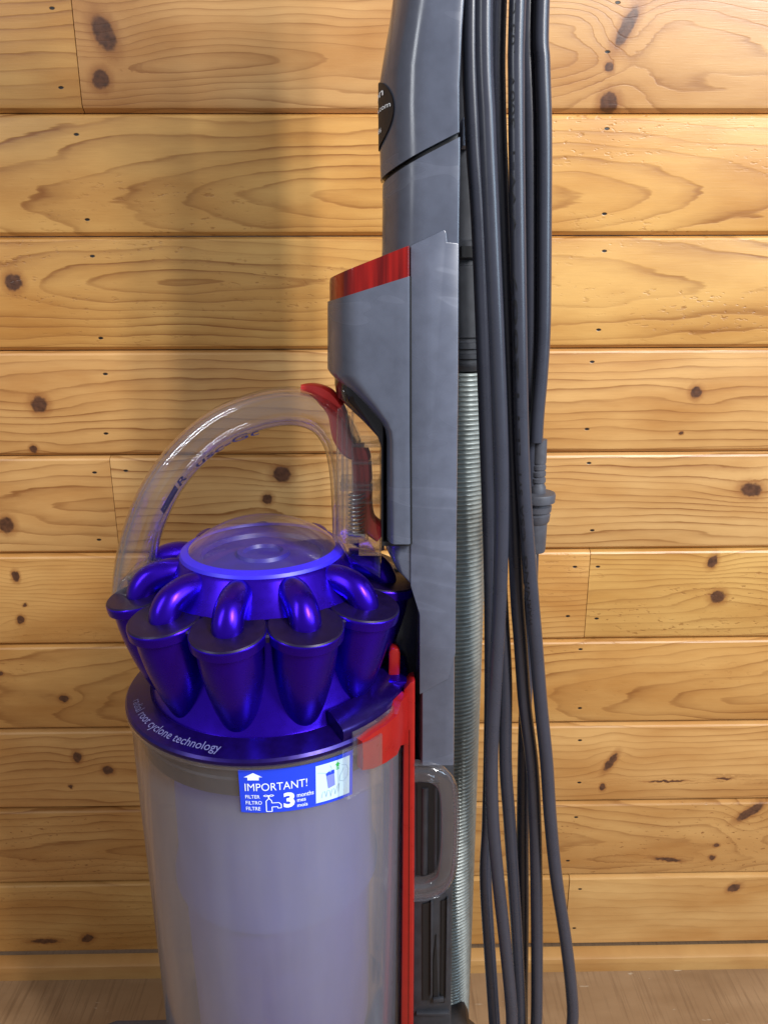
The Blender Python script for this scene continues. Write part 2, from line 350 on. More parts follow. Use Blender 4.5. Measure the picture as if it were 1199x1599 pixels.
def sweep(path, sec, up=Vector((0, 1, 0)), scale=None, cap=True):
    """sec: list of (a, b); a along the side axis, b along 'up'"""
    V, F = [], []; n = len(path); k = len(sec)
    for i, p in enumerate(path):
        t = (path[min(i+1, n-1)]-path[max(i-1, 0)]).normalized()
        u = (up-t*up.dot(t)).normalized(); s = t.cross(u)
        f = scale[i] if scale else 1.0
        for a, b_ in sec: V.append(p+s*a*f+u*b_*f)
    for i in range(n-1):
        for q in range(k): F.append((i*k+q, i*k+(q+1) % k, (i+1)*k+(q+1) % k, (i+1)*k+q))
    if cap: F.append(tuple(range(k))); F.append(tuple((n-1)*k+q for q in range(k)))
    return V, F
def circ(r, n=12, ry=None, pw=1.0):
    ry = r if ry is None else ry; out = []
    for i in range(n):
        a = 2*math.pi*i/n; c, s = math.cos(a), math.sin(a)
        out.append((r*math.copysign(abs(c)**pw, c), ry*math.copysign(abs(s)**pw, s)))
    return out
def loft(levels, cap=True):
    k = len(levels[0]); V = [p for lv in levels for p in lv]; F = []
    for i in range(len(levels)-1):
        for q in range(k): F.append((i*k+q, i*k+(q+1) % k, (i+1)*k+(q+1) % k, (i+1)*k+q))
    if cap: F.append(tuple(range(k))); F.append(tuple((len(levels)-1)*k+q for q in range(k)))
    return V, F
def prism(pix, yf, yb, bevel=0.0, name=None):
    """pixel outline, as it stands on the plane y = yf, carried straight back to y = yb"""
    A = [P(x, y, yf) for x, y in pix]
    return prism3(A, yb-yf, bevel)
def prism3(A, depth, bevel=0.0):
    bm = bmesh.new(); f = bm.faces.new([bm.verts.new(p) for p in A])
    r = bmesh.ops.extrude_face_region(bm, geom=[f])
    bmesh.ops.translate(bm, verts=[g for g in r['geom'] if isinstance(g, bmesh.types.BMVert)], vec=(0, depth, 0))
    bmesh.ops.recalc_face_normals(bm, faces=bm.faces)
    if bevel:
        bmesh.ops.bevel(bm, geom=[e for e in bm.edges], offset=bevel, segments=2, profile=0.5, affect='EDGES', clamp_overlap=True)
    bm.verts.index_update(); V = [v.co.copy() for v in bm.verts]; F = [tuple(v.index for v in q.verts) for q in bm.faces]; bm.free()
    return V, F
def box(x0, x1, y0, y1, z0, z1, bevel=0.0):
    return prism3([Vector((x0, y0, z0)), Vector((x1, y0, z0)), Vector((x1, y0, z1)), Vector((x0, y0, z1))], y1-y0, bevel)
_font = {}
def text2d(s, bold=0.0, mirror=False):
    """letters as flat faces, unit height, laid from x = 0"""
    key = (s, bold)
    if key not in _font:
        cu = bpy.data.curves.new('t', 'FONT'); cu.body = s; cu.offset = bold; cu.resolution_u = 3; cu.fill_mode = 'FRONT'
        o = bpy.data.objects.new('t', cu); C.objects.link(o)
        dg = bpy.context.evaluated_depsgraph_get(); me = o.evaluated_get(dg).to_mesh()
        V = [v.co.copy() for v in me.vertices]; F = [tuple(p.vertices) for p in me.polygons]
        o.evaluated_get(dg).to_mesh_clear(); bpy.data.objects.remove(o); bpy.data.curves.remove(cu)
        _font[key] = (V, F)
    return _font[key]
def text_in(s, fn, u0, v0, u1, v1, bold=0.0):
    """fit the text into the box (u0, v0)-(u1, v1) of a surface fn(u, v)"""
    V, F = text2d(s, bold)
    ax, bx = min(v.x for v in V), max(v.x for v in V); ay, by = min(v.y for v in V), max(v.y for v in V)
    return [fn(u0+(v.x-ax)/(bx-ax)*(u1-u0), v0+(v.y-ay)/(by-ay)*(v1-v0)) for v in V], F
def thing(name, label, cat, loc=(0, 0, 0)):
    o = bpy.data.objects.new(name, None); C.objects.link(o); o.location = loc; o['label'] = label; o['category'] = cat; o.empty_display_size = 0.05
    return o

# ================================================================== setting
ROW = 0.0821
def zj(n): return CAM.z+(1.434-n)*ROW
def W(px, py): q = P(px, py, 0.0); return q.x, q.z
def px2m(px): return px/2080.0
def kn(px, py, rx, ry, ang=0.0): x, z = W(px, py); return (x, z, px2m(rx)*1.12, px2m(ry)*1.18, -math.radians(ang))
wall = bpy.data.objects.new('wall', None); C.objects.link(wall)
wall['kind'] = 'structure'; wall['label'] = 'knotty varnished pine board wall behind the vacuum cleaner'
def board(x0, x1, n, m):
    z1, z0 = zj(n), zj(n+1); e = 0.0045; g = 0.0004; dp = 0.0042
    j = random.uniform(-0.0003, 0.0003)
    prof = [(0.018, z0+g), (dp, z0+g), (0.0008, z0+g+e*0.55), (0.0, z0+g+e), (0.0, z1-g-e*0.7), (0.0008, z1-g-e*0.35), (dp, z1-g), (0.018, z1-g)]
    V = []; F = []
    for x in (x0+0.0003, x1-0.0003):
        for y, z in prof: V.append(Vector((x, y+j, z)))
    k = len(prof)
    for q in range(k): F.append((q, (q+1) % k, k+(q+1) % k, k+q))
    F.append(tuple(range(k))); F.append(tuple(range(k, 2*k)))
    return link('plank', V, F, m, wall, smooth=True, sharp=25)
XL, XR = -1.1, 1.1
bx = lambda px, py: W(px, py)[0]
def nl(*pts): return [W(x, y) for x, y in pts]
rows = {}
rows[-1] = [(XL, bx(121, 90), dict(freq=120, ring=1.1, tint=(1.04, 1.0, 0.9), nails=nl((82, 13), (96, 137)))),
            (bx(121, 90), XR, dict(freq=190, arrow=(bx(265, 98), W(265, 98)[1], 0.075), knots=[kn(163, 52, 14, 22, -25), kn(158, 124, 12, 12), kn(978, 42, 9, 27, 28), kn(951, 105, 6, 6), kn(950, 160, 13, 13)], nails=nl((964, 4), (948, 81)), ring=0.8))]
rows[0] = [(XL, XR, dict(freq=125, arrow=(bx(660, 305), W(660, 305)[1], 0.135), nails=nl((120, 210), (137, 343), (947, 201), (943, 334)), fleck=0.5, tint=(1.02, 0.98, 0.95)))]
rows[1] = [(XL, XR, dict(freq=135, arrow=(bx(330, 440), W(330, 440)[1], 0.07), knots=[kn(22, 441, 13, 12)], nails=nl((145, 400), (158, 528), (943, 392), (934, 515)), fleck=0.7))]
rows[2] = [(XL, XR, dict(freq=125, knots=[kn(62, 632, 13, 12), kn(53, 701, 6, 6), kn(1086, 613, 9, 9), kn(1063, 676, 3, 3)], nails=nl((165, 584), (166, 677), (924, 565), (916, 670)), tint=(1.0, 1.0, 1.02)))]
rows[3] = [(XL, bx(179, 788), dict(freq=110, arrow=(bx(150, 790), W(150, 790)[1], 0.1), knots=[kn(10, 820, 13, 13)], nails=nl((148, 738), (155, 843)))),
           (bx(179, 788), XR, dict(freq=150, knots=[kn(440, 741, 15, 12), kn(418, 779, 8, 8), kn(1172, 765, 18, 11, 8)], nails=nl((197, 735), (919, 723), (924, 828)), ring=1.1))]
rows[4] = [(XL, bx(917, 925), dict(freq=230, knots=[kn(25, 900, 6, 9), kn(33, 968, 6, 7, 20), kn(40, 945, 4, 3)], nails=nl((897, 885), (886, 962)), ring=0.7, fleck=0.5, tint=(1.0, 0.97, 0.92))),
           (bx(917, 925), XR, dict(freq=170, knots=[kn(1112, 877, 8, 11, 20), kn(1120, 932, 13, 11)], nails=nl((933, 885), (931, 966)), fleck=0.6, ring=0.8))]
rows[5] = [(XL, XR, dict(freq=150, arrow=(bx(1430, 1080), W(1430, 1080)[1], 0.115), knots=[kn(100, 1091, 9, 6), kn(1, 1052, 5, 4)], nails=nl((906, 1014), (905, 1106)), fleck=0.4))]
rows[6] = [(XL, XR, dict(freq=130, knots=[kn(121, 1182, 8, 10), kn(169, 1203, 10, 8), kn(111, 1228, 4, 3), kn(953, 1190, 7, 19, 28), kn(940, 1229, 5, 7), kn(1040, 1220, 34, 2), kn(1130, 1216, 14, 2)], nails=nl((905, 1156), (904, 1222)), ring=0.75))]
rows[7] = [(XL, XR, dict(freq=135, arrow=(bx(240, 1330), W(240, 1330)[1], 0.07), knots=[kn(1170, 1268, 9, 27, 52), kn(1118, 1320, 5, 4), kn(1111, 1339, 6, 5), kn(1042, 1342, 26, 4, 8)], nails=nl((899, 1276), (886, 1344)), fleck=0.9, ring=0.85))]
rows[8] = [(XL, bx(886, 1410), dict(freq=110, knots=[kn(137, 1466, 12, 8, -25), kn(70, 1470, 26, 5)], ring=0.6, fleck=0.4, tint=(0.95, 0.92, 0.88))),
           (bx(886, 1410), XR, dict(freq=120, knots=[kn(1145, 1386, 13, 8, -25)], nails=nl((905, 1388), (896, 1449)), ring=0.4))]
generic = [dict(freq=150), dict(freq=120, arrow=(0.2, zj(-3.5), 0.08))]
generic_mats = [wood('plain_pine_wood', 50.0+i, **g) for i, g in enumerate(generic)]
for n in range(-9, 9):
    if n in rows:
        for x0, x1, kw in rows[n]: board(x0, x1, n, wood('pine_board_wood', n*1.37+x0, **kw))
    else:
        board(XL, XR, n, generic_mats[n % 2])

# trim strip along the foot of the wall, and the floor
tz = zj(9)
m_trim = wood('trim_wood', 31.0, freq=60, ring=0.3, tint=(0.80, 0.78, 0.80), rough=0.5)
v = [(-0.016, 0.0), (-0.016, tz-0.006), (-0.0145, tz-0.0015), (-0.012, tz), (-0.0006, tz), (-0.0006, 0.0)]
V = [Vector((x, y, z)) for x in (XL, XR) for y, z in v]; k = len(v)
F = [(q, (q+1) % k, k+(q+1) % k, k+q) for q in range(k)]+[tuple(range(k)), tuple(range(k, 2*k))]
o = link('trim_strip', V, F, m_trim); o['label'] = 'narrow pale wooden strip along the foot of the board wall'; o['category'] = 'trim'
m, N, L, b = mat('worn_floor_wood')
tc = N.new('ShaderNodeTexCoord')
def fnoise(scale, det, lo, hi, rot=0):
    mp = N.new('ShaderNodeMapping'); mp.inputs['Scale'].default_value = scale; mp.inputs['Rotation'].default_value = (0, 0, rot); L.new(tc.outputs['Object'], mp.inputs['Vector'])
    nz = N.new('ShaderNodeTexNoise'); nz.inputs['Scale'].default_value = 1; nz.inputs['Detail'].default_value = det; L.new(mp.outputs[0], nz.inputs['Vector'])
    mr = N.new('ShaderNodeMapRange'); mr.inputs['From Min'].default_value = lo; mr.inputs['From Max'].default_value = hi; L.new(nz.outputs['Fac'], mr.inputs['Value']); return mr.outputs[0]
def fmix(a, b_, f):
    x = N.new('ShaderNodeMix'); x.data_type = 'RGBA'
    for s_, q in ((0, f), (6, a), (7, b_)):
        if isinstance(q, tuple): x.inputs[s_].default_value = (*q, 1)
        else: L.new(q, x.inputs[s_])
    return x.outputs[2]
c = fmix((0.30, 0.185, 0.095), (0.22, 0.125, 0.058), fnoise((9, 26, 1), 4, 0.35, 0.7))
c = fmix(c, (0.17, 0.095, 0.045), fnoise((350, 14, 1), 3, 0.5, 0.8))
c = fmix(c, (0.42, 0.33, 0.23), fnoise((60, 150, 1), 2, 0.70, 0.78, 0.5))
L.new(c, b.inputs['Base Color']); b.inputs['Roughness'].default_value = 0.55
fl = link('floor', [(-1.5, -1.6, 0), (1.5, -1.6, 0), (1.5, 0.02, 0), (-1.5, 0.02, 0)], [(0, 1, 2, 3)], m, smooth=False); fl['kind'] = 'structure'; fl['label'] = 'worn brown wooden floor at the foot of the wall'

# ================================================================== vacuum cleaner
vac = thing('upright_vacuum', 'upright bagless vacuum cleaner, purple cyclones over a clear dusty bin, grey body', 'vacuum cleaner', (AX+0.05, AY, 0))
ZB = CAM.z-0.2205                 # lower edge of the purple collar
def ringpt(r, ang, z): return Vector((AX+r*math.cos(ang), AY+r*math.sin(ang), z))

# ---- dust bin
RB = 0.0775
prof = [(RB, ZB+0.001), (RB-0.0002, ZB-0.06), (RB-0.002, 0.175), (RB-0.004, 0.165), (RB-0.0055, 0.166), (RB-0.0045, 0.178), (RB-0.0022, ZB-0.06), (RB-0.002, ZB+0.001)]
binp = link('dust_bin', *lathe(prof, AX, AY, 96, closed_prof=True), M['bin'], vac)
link('bin_rim', *lathe([(RB+0.0012, ZB-0.0035), (RB+0.0022, ZB-0.0028), (RB+0.0022, ZB-0.0006), (RB+0.0012, ZB), (RB+0.0003, ZB-0.0012), (RB+0.0003, ZB-0.0030)], AX, AY, 96, closed_prof=True), M['clearthin'], binp)
link('seal_ring', *lathe([(0.0735, ZB), (0.0735, ZB-0.020), (0.0725, ZB-0.0225), (0.060, ZB-0.024), (0.05, ZB-0.024)], AX, AY, 80), M['gasket'], binp)
link('seal_lip', *lathe([(0.0738, ZB-0.011), (0.0747, ZB-0.012), (0.0738, ZB-0.013)], AX, AY, 80), M['dark'], binp)
link('inner_shroud', *lathe([(0.056, ZB-0.023), (0.058, ZB-0.06), (0.0585, ZB-0.10), (0.0615, ZB-0.114), (0.0615, ZB-0.119), (0.0565, ZB-0.122)], AX, AY, 72), M['shroud'], binp)
link('inner_cone', *lathe([(0.0565, ZB-0.121), (0.0560, ZB-0.18), (0.055, 0.18)], AX, AY, 64), M['shroud_low'], binp)
link('bin_base', *lathe([(0.0, 0.168), (0.074, 0.168), (0.076, 0.160), (0.070, 0.150), (0.0, 0.150)], AX, AY, 64), M['dark'], binp)

link('bin_rib', *prism([(600, 1150), (629, 1128), (627, 1400), (624, 1760), (598, 1760), (599, 1400)], -0.2215, -0.195, 0.002), M['clearthin'], binp)
link('bin_rib', *prism([(606, 1240), (611, 1240), (609, 1760), (604, 1760)], -0.2235, -0.221, 0.0006), M['clearthin'], binp)

# ---- cyclone pack
ZL = 0.4800                        # top of the cyclone lids
ZC = 0.4985                        # rim of the dome
cyc = link('cyclone_pack', *lathe([(0.0655, ZB+0.004), (0.0640, ZB+0.007), (0.059, 0.440), (0.0535, 0.464), (0.0535, 0.4775), (0.0580, 0.4815), (0.0530, 0.4862), (0.0460, ZC-0.003), (0.0440, ZC-0.0005), (0.0425, ZC)], AX, AY, 96), M['purple'], vac)
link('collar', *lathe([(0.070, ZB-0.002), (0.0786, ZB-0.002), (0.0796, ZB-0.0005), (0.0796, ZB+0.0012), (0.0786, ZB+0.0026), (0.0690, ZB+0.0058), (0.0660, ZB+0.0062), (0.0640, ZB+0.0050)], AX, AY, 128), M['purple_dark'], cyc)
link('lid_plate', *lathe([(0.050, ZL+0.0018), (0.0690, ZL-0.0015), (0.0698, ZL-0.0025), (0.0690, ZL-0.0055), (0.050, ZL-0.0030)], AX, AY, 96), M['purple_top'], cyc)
link('rim_ring', *lathe([(0.0442, ZC-0.0026), (0.0448, ZC-0.0012), (0.0440, ZC+0.0004), (0.0402, ZC+0.0020), (0.0395, ZC+0.0006)], AX, AY, 96, closed_prof=True), M['ring'], cyc)
link('filter_disc', *lathe([(0.0, ZC-0.004), (0.010, ZC-0.0035), (0.011, ZC-0.0015), (0.014, ZC-0.0015), (0.015, ZC-0.0035), (0.0325, ZC-0.0045), (0.0335, ZC-0.002), (0.037, ZC-0.001), (0.0405, ZC+0.0005)], AX, AY, 72), M['disc'], cyc)
Rd, hd = 0.0408, 0.0165; Rs = (Rd*Rd+hd*hd)/(2*hd)
prof = [(Rs*math.sin(t), ZC+0.001+hd-Rs+Rs*math.cos(t)) for t in [math.asin(Rd/Rs)*i/16 for i in range(17)]]
link('dome', *lathe(prof, AX, AY, 96), M['dome'], cyc)
NC = 11; RL = 0.0655; TILT = math.radians(10)
cone_prof = [(0.0166, 0.0), (0.0166, -0.0012), (0.0160, -0.0018), (0.0162, -0.0030), (0.0161, -0.010), (0.0153, -0.020), (0.0138, -0.030), (0.0117, -0.040), (0.0090, -0.049), (0.0060, -0.056), (0.003, -0.0605), (0.0, -0.0620)]
def tilted(vf):                            # each cyclone leans in at its foot, so its lid faces up and outwards
    V, F = vf; c, s_ = math.cos(TILT), math.sin(TILT)
    return [Vector((RL+p.x*c+p.z*s_, p.y, ZL-p.x*s_+p.z*c)) for p in V], F
cv, cf = tilted(([p-Vector((0, 0, 0.005)) for p in lathe(cone_prof, 0, 0, 40)[0]], lathe(cone_prof, 0, 0, 40)[1]))
lv, lf = tilted(lathe([(0.0, 0.0002), (0.0178, 0.0), (0.0185, -0.0006), (0.0185, -0.0056), (0.0, -0.0058)], 0, 0, 48))
ev, ef = tilted(lathe([(0.0180, -0.0002), (0.0187, -0.0009), (0.0189, -0.0018), (0.0188, -0.0056), (0.0178, -0.0064)], 0, 0, 48))
tube = catmull([(0.0660, 0, ZL-0.006), (0.0650, 0, ZL+0.0015), (0.0615, 0, ZL+0.0065), (0.0560, 0, ZL+0.0090), (0.0490, 0, ZL+0.0100), (0.040, 0, ZL+0.009)], 7)
tv, tf = sweep(tube, circ(0.0076, 20, 0.0078))
first = {}
for i in range(NC):
    ang = FRONT+math.radians(180/NC*(1+2*i))
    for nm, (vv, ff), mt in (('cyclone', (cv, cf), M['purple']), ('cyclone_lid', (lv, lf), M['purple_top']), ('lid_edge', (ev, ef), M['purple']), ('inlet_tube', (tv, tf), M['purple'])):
        if nm not in first: o = link(nm, vv, ff, mt, cyc, sharp=40); first[nm] = o
        else: o = first[nm].copy(); C.objects.link(o)
        o.location = (AX, AY, 0); o.rotation_euler = (0, 0, ang)
# lettering on the collar
def collar_fn(u, v):
    a0, a1 = FRONT-math.radians(79), FRONT-math.radians(20)
    a = a0+(a1-a0)*u; r = 0.0768-0.0060*v
    return ringpt(r, a, ZB+0.0026+(0.0786-r)*0.333+0.0002)
link('lettering', *text_in('radial root cyclone technology', collar_fn, 0, 0, 1, 1), M['greyprint'], cyc, smooth=False)
# purple latch tab and step at the back of the collar
link('latch_tab', *prism([(589, 1066), (637, 1064), (641, 1072), (639, 1086), (622, 1088), (592, 1085)], -0.222, -0.19, 0.0012), M['purple'], cyc)
qa = Pcyl(536, 1140, 0.079); sa = math.atan2(qa.y-AY, qa.x-AX); sb_ = FRONT+math.radians(96)
link('collar_step', *lathe([(0.0640, ZB+0.004), (0.0782, ZB+0.002), (0.0792, ZB+0.0055), (0.0790, ZB+0.0085), (0.0780, ZB+0.0098), (0.0670, ZB+0.0135), (0.0640, ZB+0.0135)], AX, AY, 32, sa, sb_, True), M['purple_dark'], cyc)
link('clear_skirt', *lathe([(0.0797, ZB-0.006), (0.0808, ZB-0.006), (0.0808, ZB+0.0062), (0.0797, ZB+0.0070)], AX, AY, 32, sa+0.06, sb_, True), M['clearthin'], cyc)

# ---- clear carrying handle
YH = -0.200
arch = [(205, 932), (211, 880), (226, 822), (251, 765), (290, 712), (342, 668), (400, 643), (455, 634), (500, 645), (528, 675), (541, 715), (546, 770), (548, 838)]
path = catmull([P(x, y, YH) for x, y in arch], 7)
ro = circ(0.0100, 24, 0.0118, 0.72); ri = circ(0.0078, 24, 0.0096, 0.72)
hv = merge(sweep(path, ro), sweep(path[1:-1], ri))
hand = link('carry_handle', *hv, M['clear'], vac, sharp=50)
foot = merge(prism([(172, 935), (190, 905), (236, 892), (240, 918), (205, 940), (182, 962)], -0.214, -0.186, 0.002))
link('handle_foot', *foot, M['clearthin'], hand)
# clear housing of the trigger
hs = [(526, 640), (545, 622), (560, 632), (592, 672), (595, 690), (595, 905), (575, 893), (540, 868), (524, 842)]
link('trigger_housing', *prism(hs, -0.214, -0.188, 0.0015), M['clear'], hand)
for y, h_, x0 in ((693, 6, 551), (721, 5, 551), (756, 4, 531), (764, 3, 531), (784, 3, 551), (862, 6, 560)):
    link('rib', *prism([(x0, y), (594, y), (594, y+h_), (x0, y+h_)], -0.2125, -0.190, 0.0003), M['clearthin'], hand)
for x in (533, 540, 549):
    link('rib', *prism([(x, 640+abs(x-545)), (x+2.5, 640+abs(x-545)), (x+2.5, 836), (x, 836)], -0.2125, -0.192, 0.0003), M['clearthin'], hand)
tp = catmull([P(x, y, -0.201) for x, y in [(470, 606), (492, 609), (512, 622), (527, 645), (534, 680), (548, 700), (562, 706), (566, 740), (567, 790), (575, 815), (596, 832)]], 6)
link('trigger', *sweep(tp, circ(0.0052, 12, 0.006, 0.6), scale=[min(1.0, 0.35+0.06*i) for i in range(len(tp))]), M['trigger'], hand)
sp = [P(557, 832-i*0.42, -0.206)+Vector((0.0042*math.cos(i*0.42), 0.0042*math.sin(i*0.42), 0)) for i in range(150)]
link('spring', *sweep(sp, circ(0.0005, 6), up=Vector((0, 0, 1))), M['metal'], hand)
link('spring_cap', *prism([(543, 832), (571, 834), (571, 840), (543, 838)], -0.211, -0.196, 0.0006), M['metal'], hand)
# dark lettering along the underside of the handle
inner = catmull([P(x, y, YH-0.004) for x, y in [(258, 797), (276, 765), (300, 734), (335, 705), (372, 684), (410, 671)]], 10)
def under_fn(u, v):
    t = max(0, min(0.9999, u))*(len(inner)-1); i = int(t); p = inner[i].lerp(inner[i+1], t-i)
    d = (inner[i+1]-inner[i]).normalized(); nrm = Vector((-d.z, 0, d.x))
    return p+nrm*(0.0030*v-0.0010)+Vector((0, -0.0055+0.003*v, 0))
link('lettering', *merge(text_in('R', under_fn, 0.27, 0, 0.36, 1, 0.02), text_in('usc-Gc', under_fn, 0.46, 0, 0.97, 0.8, 0.01),
     ([under_fn(0.0, 0), under_fn(0.24, 0), under_fn(0.24, 1), under_fn(0.0, 1)], [(0, 1, 2, 3)])), M['navy'], hand, smooth=False)

# ---- grey body: duct, wand, switch housing
YF, YBK = -0.225, -0.176
def dsec(xl, xr, zl, zr, yf, yb, bulge=0.55, n=14, corner=0.0015):
    wdt = xr-xl; a = wdt*bulge; dp = yb-yf; ym = yf+dp*0.62; pts = []
    pts.append((xl+0.004, yb)); pts.append((xl+0.0006, yb-0.006))
    for i in range(n+1):
        t = math.pi/2*i/n; pts.append((xl+a-a*math.cos(t), ym-(ym-yf)*math.sin(t)))
    for i in range(1, 5): pts.append((xl+a+(wdt-a-corner)*i/4, yf))
    pts.append((xr-corner*0.3, yf+corner*0.3)); pts.append((xr, yf+corner)); pts.append((xr, yb))
    return [Vector((x, y, zl+(zr-zl)*(x-xl)/wdt)) for x, y in pts]
def duct(levels, yf, yb, **kw):
    out = []
    for xl, yl, xr, yr, *bl in levels:
        a = P(xl, yl, yf+(yb-yf)*0.62); c_ = P(xr, yr, yf); kk = dict(kw)
        if bl: kk['bulge'] = bl[0]
        out.append(dsec(a.x, c_.x, P(xl, yl, yf).z, c_.z, yf, yb, **kk))
    return loft(out)
body = link('duct', *duct([(597, 276, 719, 213), (597, 300, 719, 240), (596, 430, 717, 380), (596, 640, 716, 600), (597, 845, 713, 845, 0.3), (600, 872, 713, 872, 0.2), (612, 895, 712, 895, 0.15), (636, 918, 712, 918, 0.12), (646, 945, 711, 945, 0.12), (650, 985, 710, 985, 0.12), (648, 1060, 710, 1060, 0.12), (648, 1195, 709, 1195, 0.12)], YF, YBK), M['grey'], vac, sharp=30)
link('side_panel', *prism([(641, 384), (694, 358), (697, 364), (698, 378), (716, 380), (711, 1020), (700, 1060), (655, 1085), (655, 960), (641, 915)], YF-0.0011, YF+0.004, 0.0005), M['grey_lit'], body)
link('seam_shadow_gap', *duct([(600, 270, 716, 208), (600, 279, 716, 217)], YF+0.003, YBK), M['blackmatte'], body)
wand = link('wand', *duct([(594, 268, 718, 205), (592, 180, 718, 130), (592, 105, 720, 90), (600, 50, 722, 45), (608, 0, 725, 0), (616, -60, 727, -60), (626, -140, 727, -140), (632, -220, 722, -220)], YF-0.001, YBK, bulge=0.62), M['grey'], vac, sharp=30)
# handle loop above the wand
ztop = P(675, -220, -0.2)
hl = [ztop+Vector((x, y, z)) for x, y, z in [(0.0, 0, -0.01), (0.0, 0, 0.03), (-0.015, 0, 0.075), (-0.055, 0.0, 0.105), (-0.095, 0.0, 0.09), (-0.105, 0.0, 0.05), (-0.075, 0, 0.022), (-0.03, 0, 0.012), (0.0, 0, 0.0)]]
link('wand_grip', *sweep(catmull(hl, 8), circ(0.013, 16, 0.017, 0.8)), M['grey'], wand)
# oval label wrapped round the left edge of the wand
za, zb_ = P(594, 232, -0.2).z, P(593, 128, -0.2).z; zm = (za+zb_)/2
def wand_surf(s, z):                       # s in metres along the section from its left edge towards the front
    tt = (z-P(594, 268, -0.2).z); a = P(592.5, 180, YF+(YBK-YF)*0.62).x
    wdt = P(718, 160, YF).x-a; A_ = wdt*0.62; B_ = (YBK-YF)*0.62
    t = s/0.031*math.pi/2
    return Vector((a+A_-A_*math.cos(t)-0.0006*math.cos(t), (YF-0.001)+B_-B_*math.sin(t)-0.0007*math.sin(t)-0.0002, z))
so = -0.001; rs, rz = 0.0165, (zb_-za)/2
pts = [wand_surf(so, zm)]; Fq = []
rings_ = 8; sg = 40
for i in range(1, rings_+1):
    for j in range(sg):
        a = 2*math.pi*j/sg; pts.append(wand_surf(so+rs*i/rings_*math.cos(a), zm+rz*i/rings_*math.sin(a)))
for j in range(sg): Fq.append((0, 1+j, 1+(j+1) % sg))
for i in range(rings_-1):
    for j in range(sg): Fq.append((1+i*sg+j, 1+(i+1)*sg+j, 1+(i+1)*sg+(j+1) % sg, 1+i*sg+(j+1) % sg))
lab = link('oval_label', pts, Fq, M['blackprint'], wand)
def lab_fn(u, v):
    q = wand_surf(so+u*rs, zm+v*rz); c_ = wand_surf(so+u*rs+0.0001, zm+v*rz)-q
    nrm = Vector((c_.y, -c_.x, 0)).normalized(); return q+nrm*0.00025
label_text = merge(text_in('dyson', lab_fn, -0.9, 0.40, 0.62, 0.70, 0.01), text_in('www.dyson.com', lab_fn, -1.3, 0.0, 0.92, 0.20, 0.01), text_in('0086', lab_fn, 0.05, -0.58, 0.50, -0.44))
link('label_text', *label_text, M['white'], wand, smooth=False)

# switch housing, standing proud on the left of the duct
YS = YF-0.009
hv = duct([(512, 473, 640, 431), (512, 480, 640, 438), (512, 585, 640, 585), (516, 592, 640, 592), (528, 606, 640, 606), (560, 636, 640, 636), (584, 660, 640, 660), (593, 674, 640, 674), (596.5, 690, 640, 690), (597, 850, 641, 850)], YS, YBK-0.003, bulge=0.42)
hous = link('switch_housing', *hv, M['grey'], vac, sharp=30)
link('panel_gap', *prism([(596, 846), (642, 846), (642, 852.5), (596, 852.5)], YF-0.004, YF+0.004), M['blackmatte'], hous)
link('panel_gap', *prism([(640.2, 432), (642.4, 432), (643.4, 850), (641.2, 850)], YF-0.0035, YF+0.004), M['blackmatte'], hous)
dk = duct([(523, 560, 600, 560), (523, 610, 600, 610), (526, 628, 600, 628), (560, 660, 600, 660), (586, 684, 600, 684), (593, 700, 600, 700), (595, 860, 600, 860)], YS+0.006, YBK-0.002, bulge=0.45)
link('latch_hood', *dk, M['black'], hous)
btn = link('release_button', *duct([(516, 434, 639, 383), (515, 438, 639.5, 387), (515, 476, 639.5, 434)], YS+0.0008, YBK-0.004, bulge=0.40), M['redclear'], vac, sharp=30)

# ---- dark lower body with slots, behind the bin
link('spine', *prism([(598, 880), (655, 905), (655, 1200), (650, 1720), (600, 1720)], -0.186, -0.176, 0.001), M['grey'], vac)
low = link('lower_body', *prism([(646, 1192), (709, 1192), (706, 1400), (704, 1599), (702, 1720), (640, 1720), (642, 1599)], -0.214, -0.178, 0.001), M['dark'], vac)
for pl in ([(660, 1412), (672, 1409), (671, 1562), (660, 1562)], [(689, 1407), (697, 1405), (694, 1566), (688, 1566)], [(677, 1500), (681, 1460), (684, 1560), (677, 1562)]):
    link('slot', *prism(pl, -0.2149, -0.2135), M['blackmatte'], low)
for pl in ([(672, 1409), (676, 1409), (675, 1556), (671.5, 1556)], [(697.5, 1404), (701, 1404), (699, 1560), (695, 1560)], [(676, 1561), (693, 1559), (693, 1565), (676, 1567)], [(650, 1583), (702, 1583), (702, 1587), (650, 1587)]):
    link('slot_rib', *prism(pl, -0.2165, -0.2135, 0.0005), M['dark'], low)
link('recess', *prism([(651, 1222), (686, 1222), (686, 1366), (651, 1366)], -0.2148, -0.2135), M['blackmatte'], low)
for x in (663, 680):
    link('recess_rod', *sweep([P(x, 1228, -0.2135), P(x-1, 1362, -0.2135)], circ(0.0024 if x < 670 else 0.0016, 12)), M['dark'], low)

# clear bracket looping out over the recess
bp_ = catmull([P(x, y, -0.221) for x, y in [(632, 1207), (655, 1204), (678, 1207), (694, 1220), (701, 1245), (702, 1300), (699, 1345), (691, 1370), (672, 1383), (650, 1386), (634, 1388)]], 6)
brk = link('clear_bracket', *sweep(bp_, circ(0.0056, 16, 0.0048, 0.55)), M['clearthin'], vac, sharp=50)
bl = catmull([P(x, y, -0.2245) for x, y in [(646, 1191), (672, 1192), (694, 1202), (708, 1230), (710, 1300), (706, 1362), (690, 1390), (668, 1400), (646, 1402)]], 6)
link('bracket_lip', *sweep(bl, circ(0.0011, 8, 0.003)), M['clearthin'], brk)

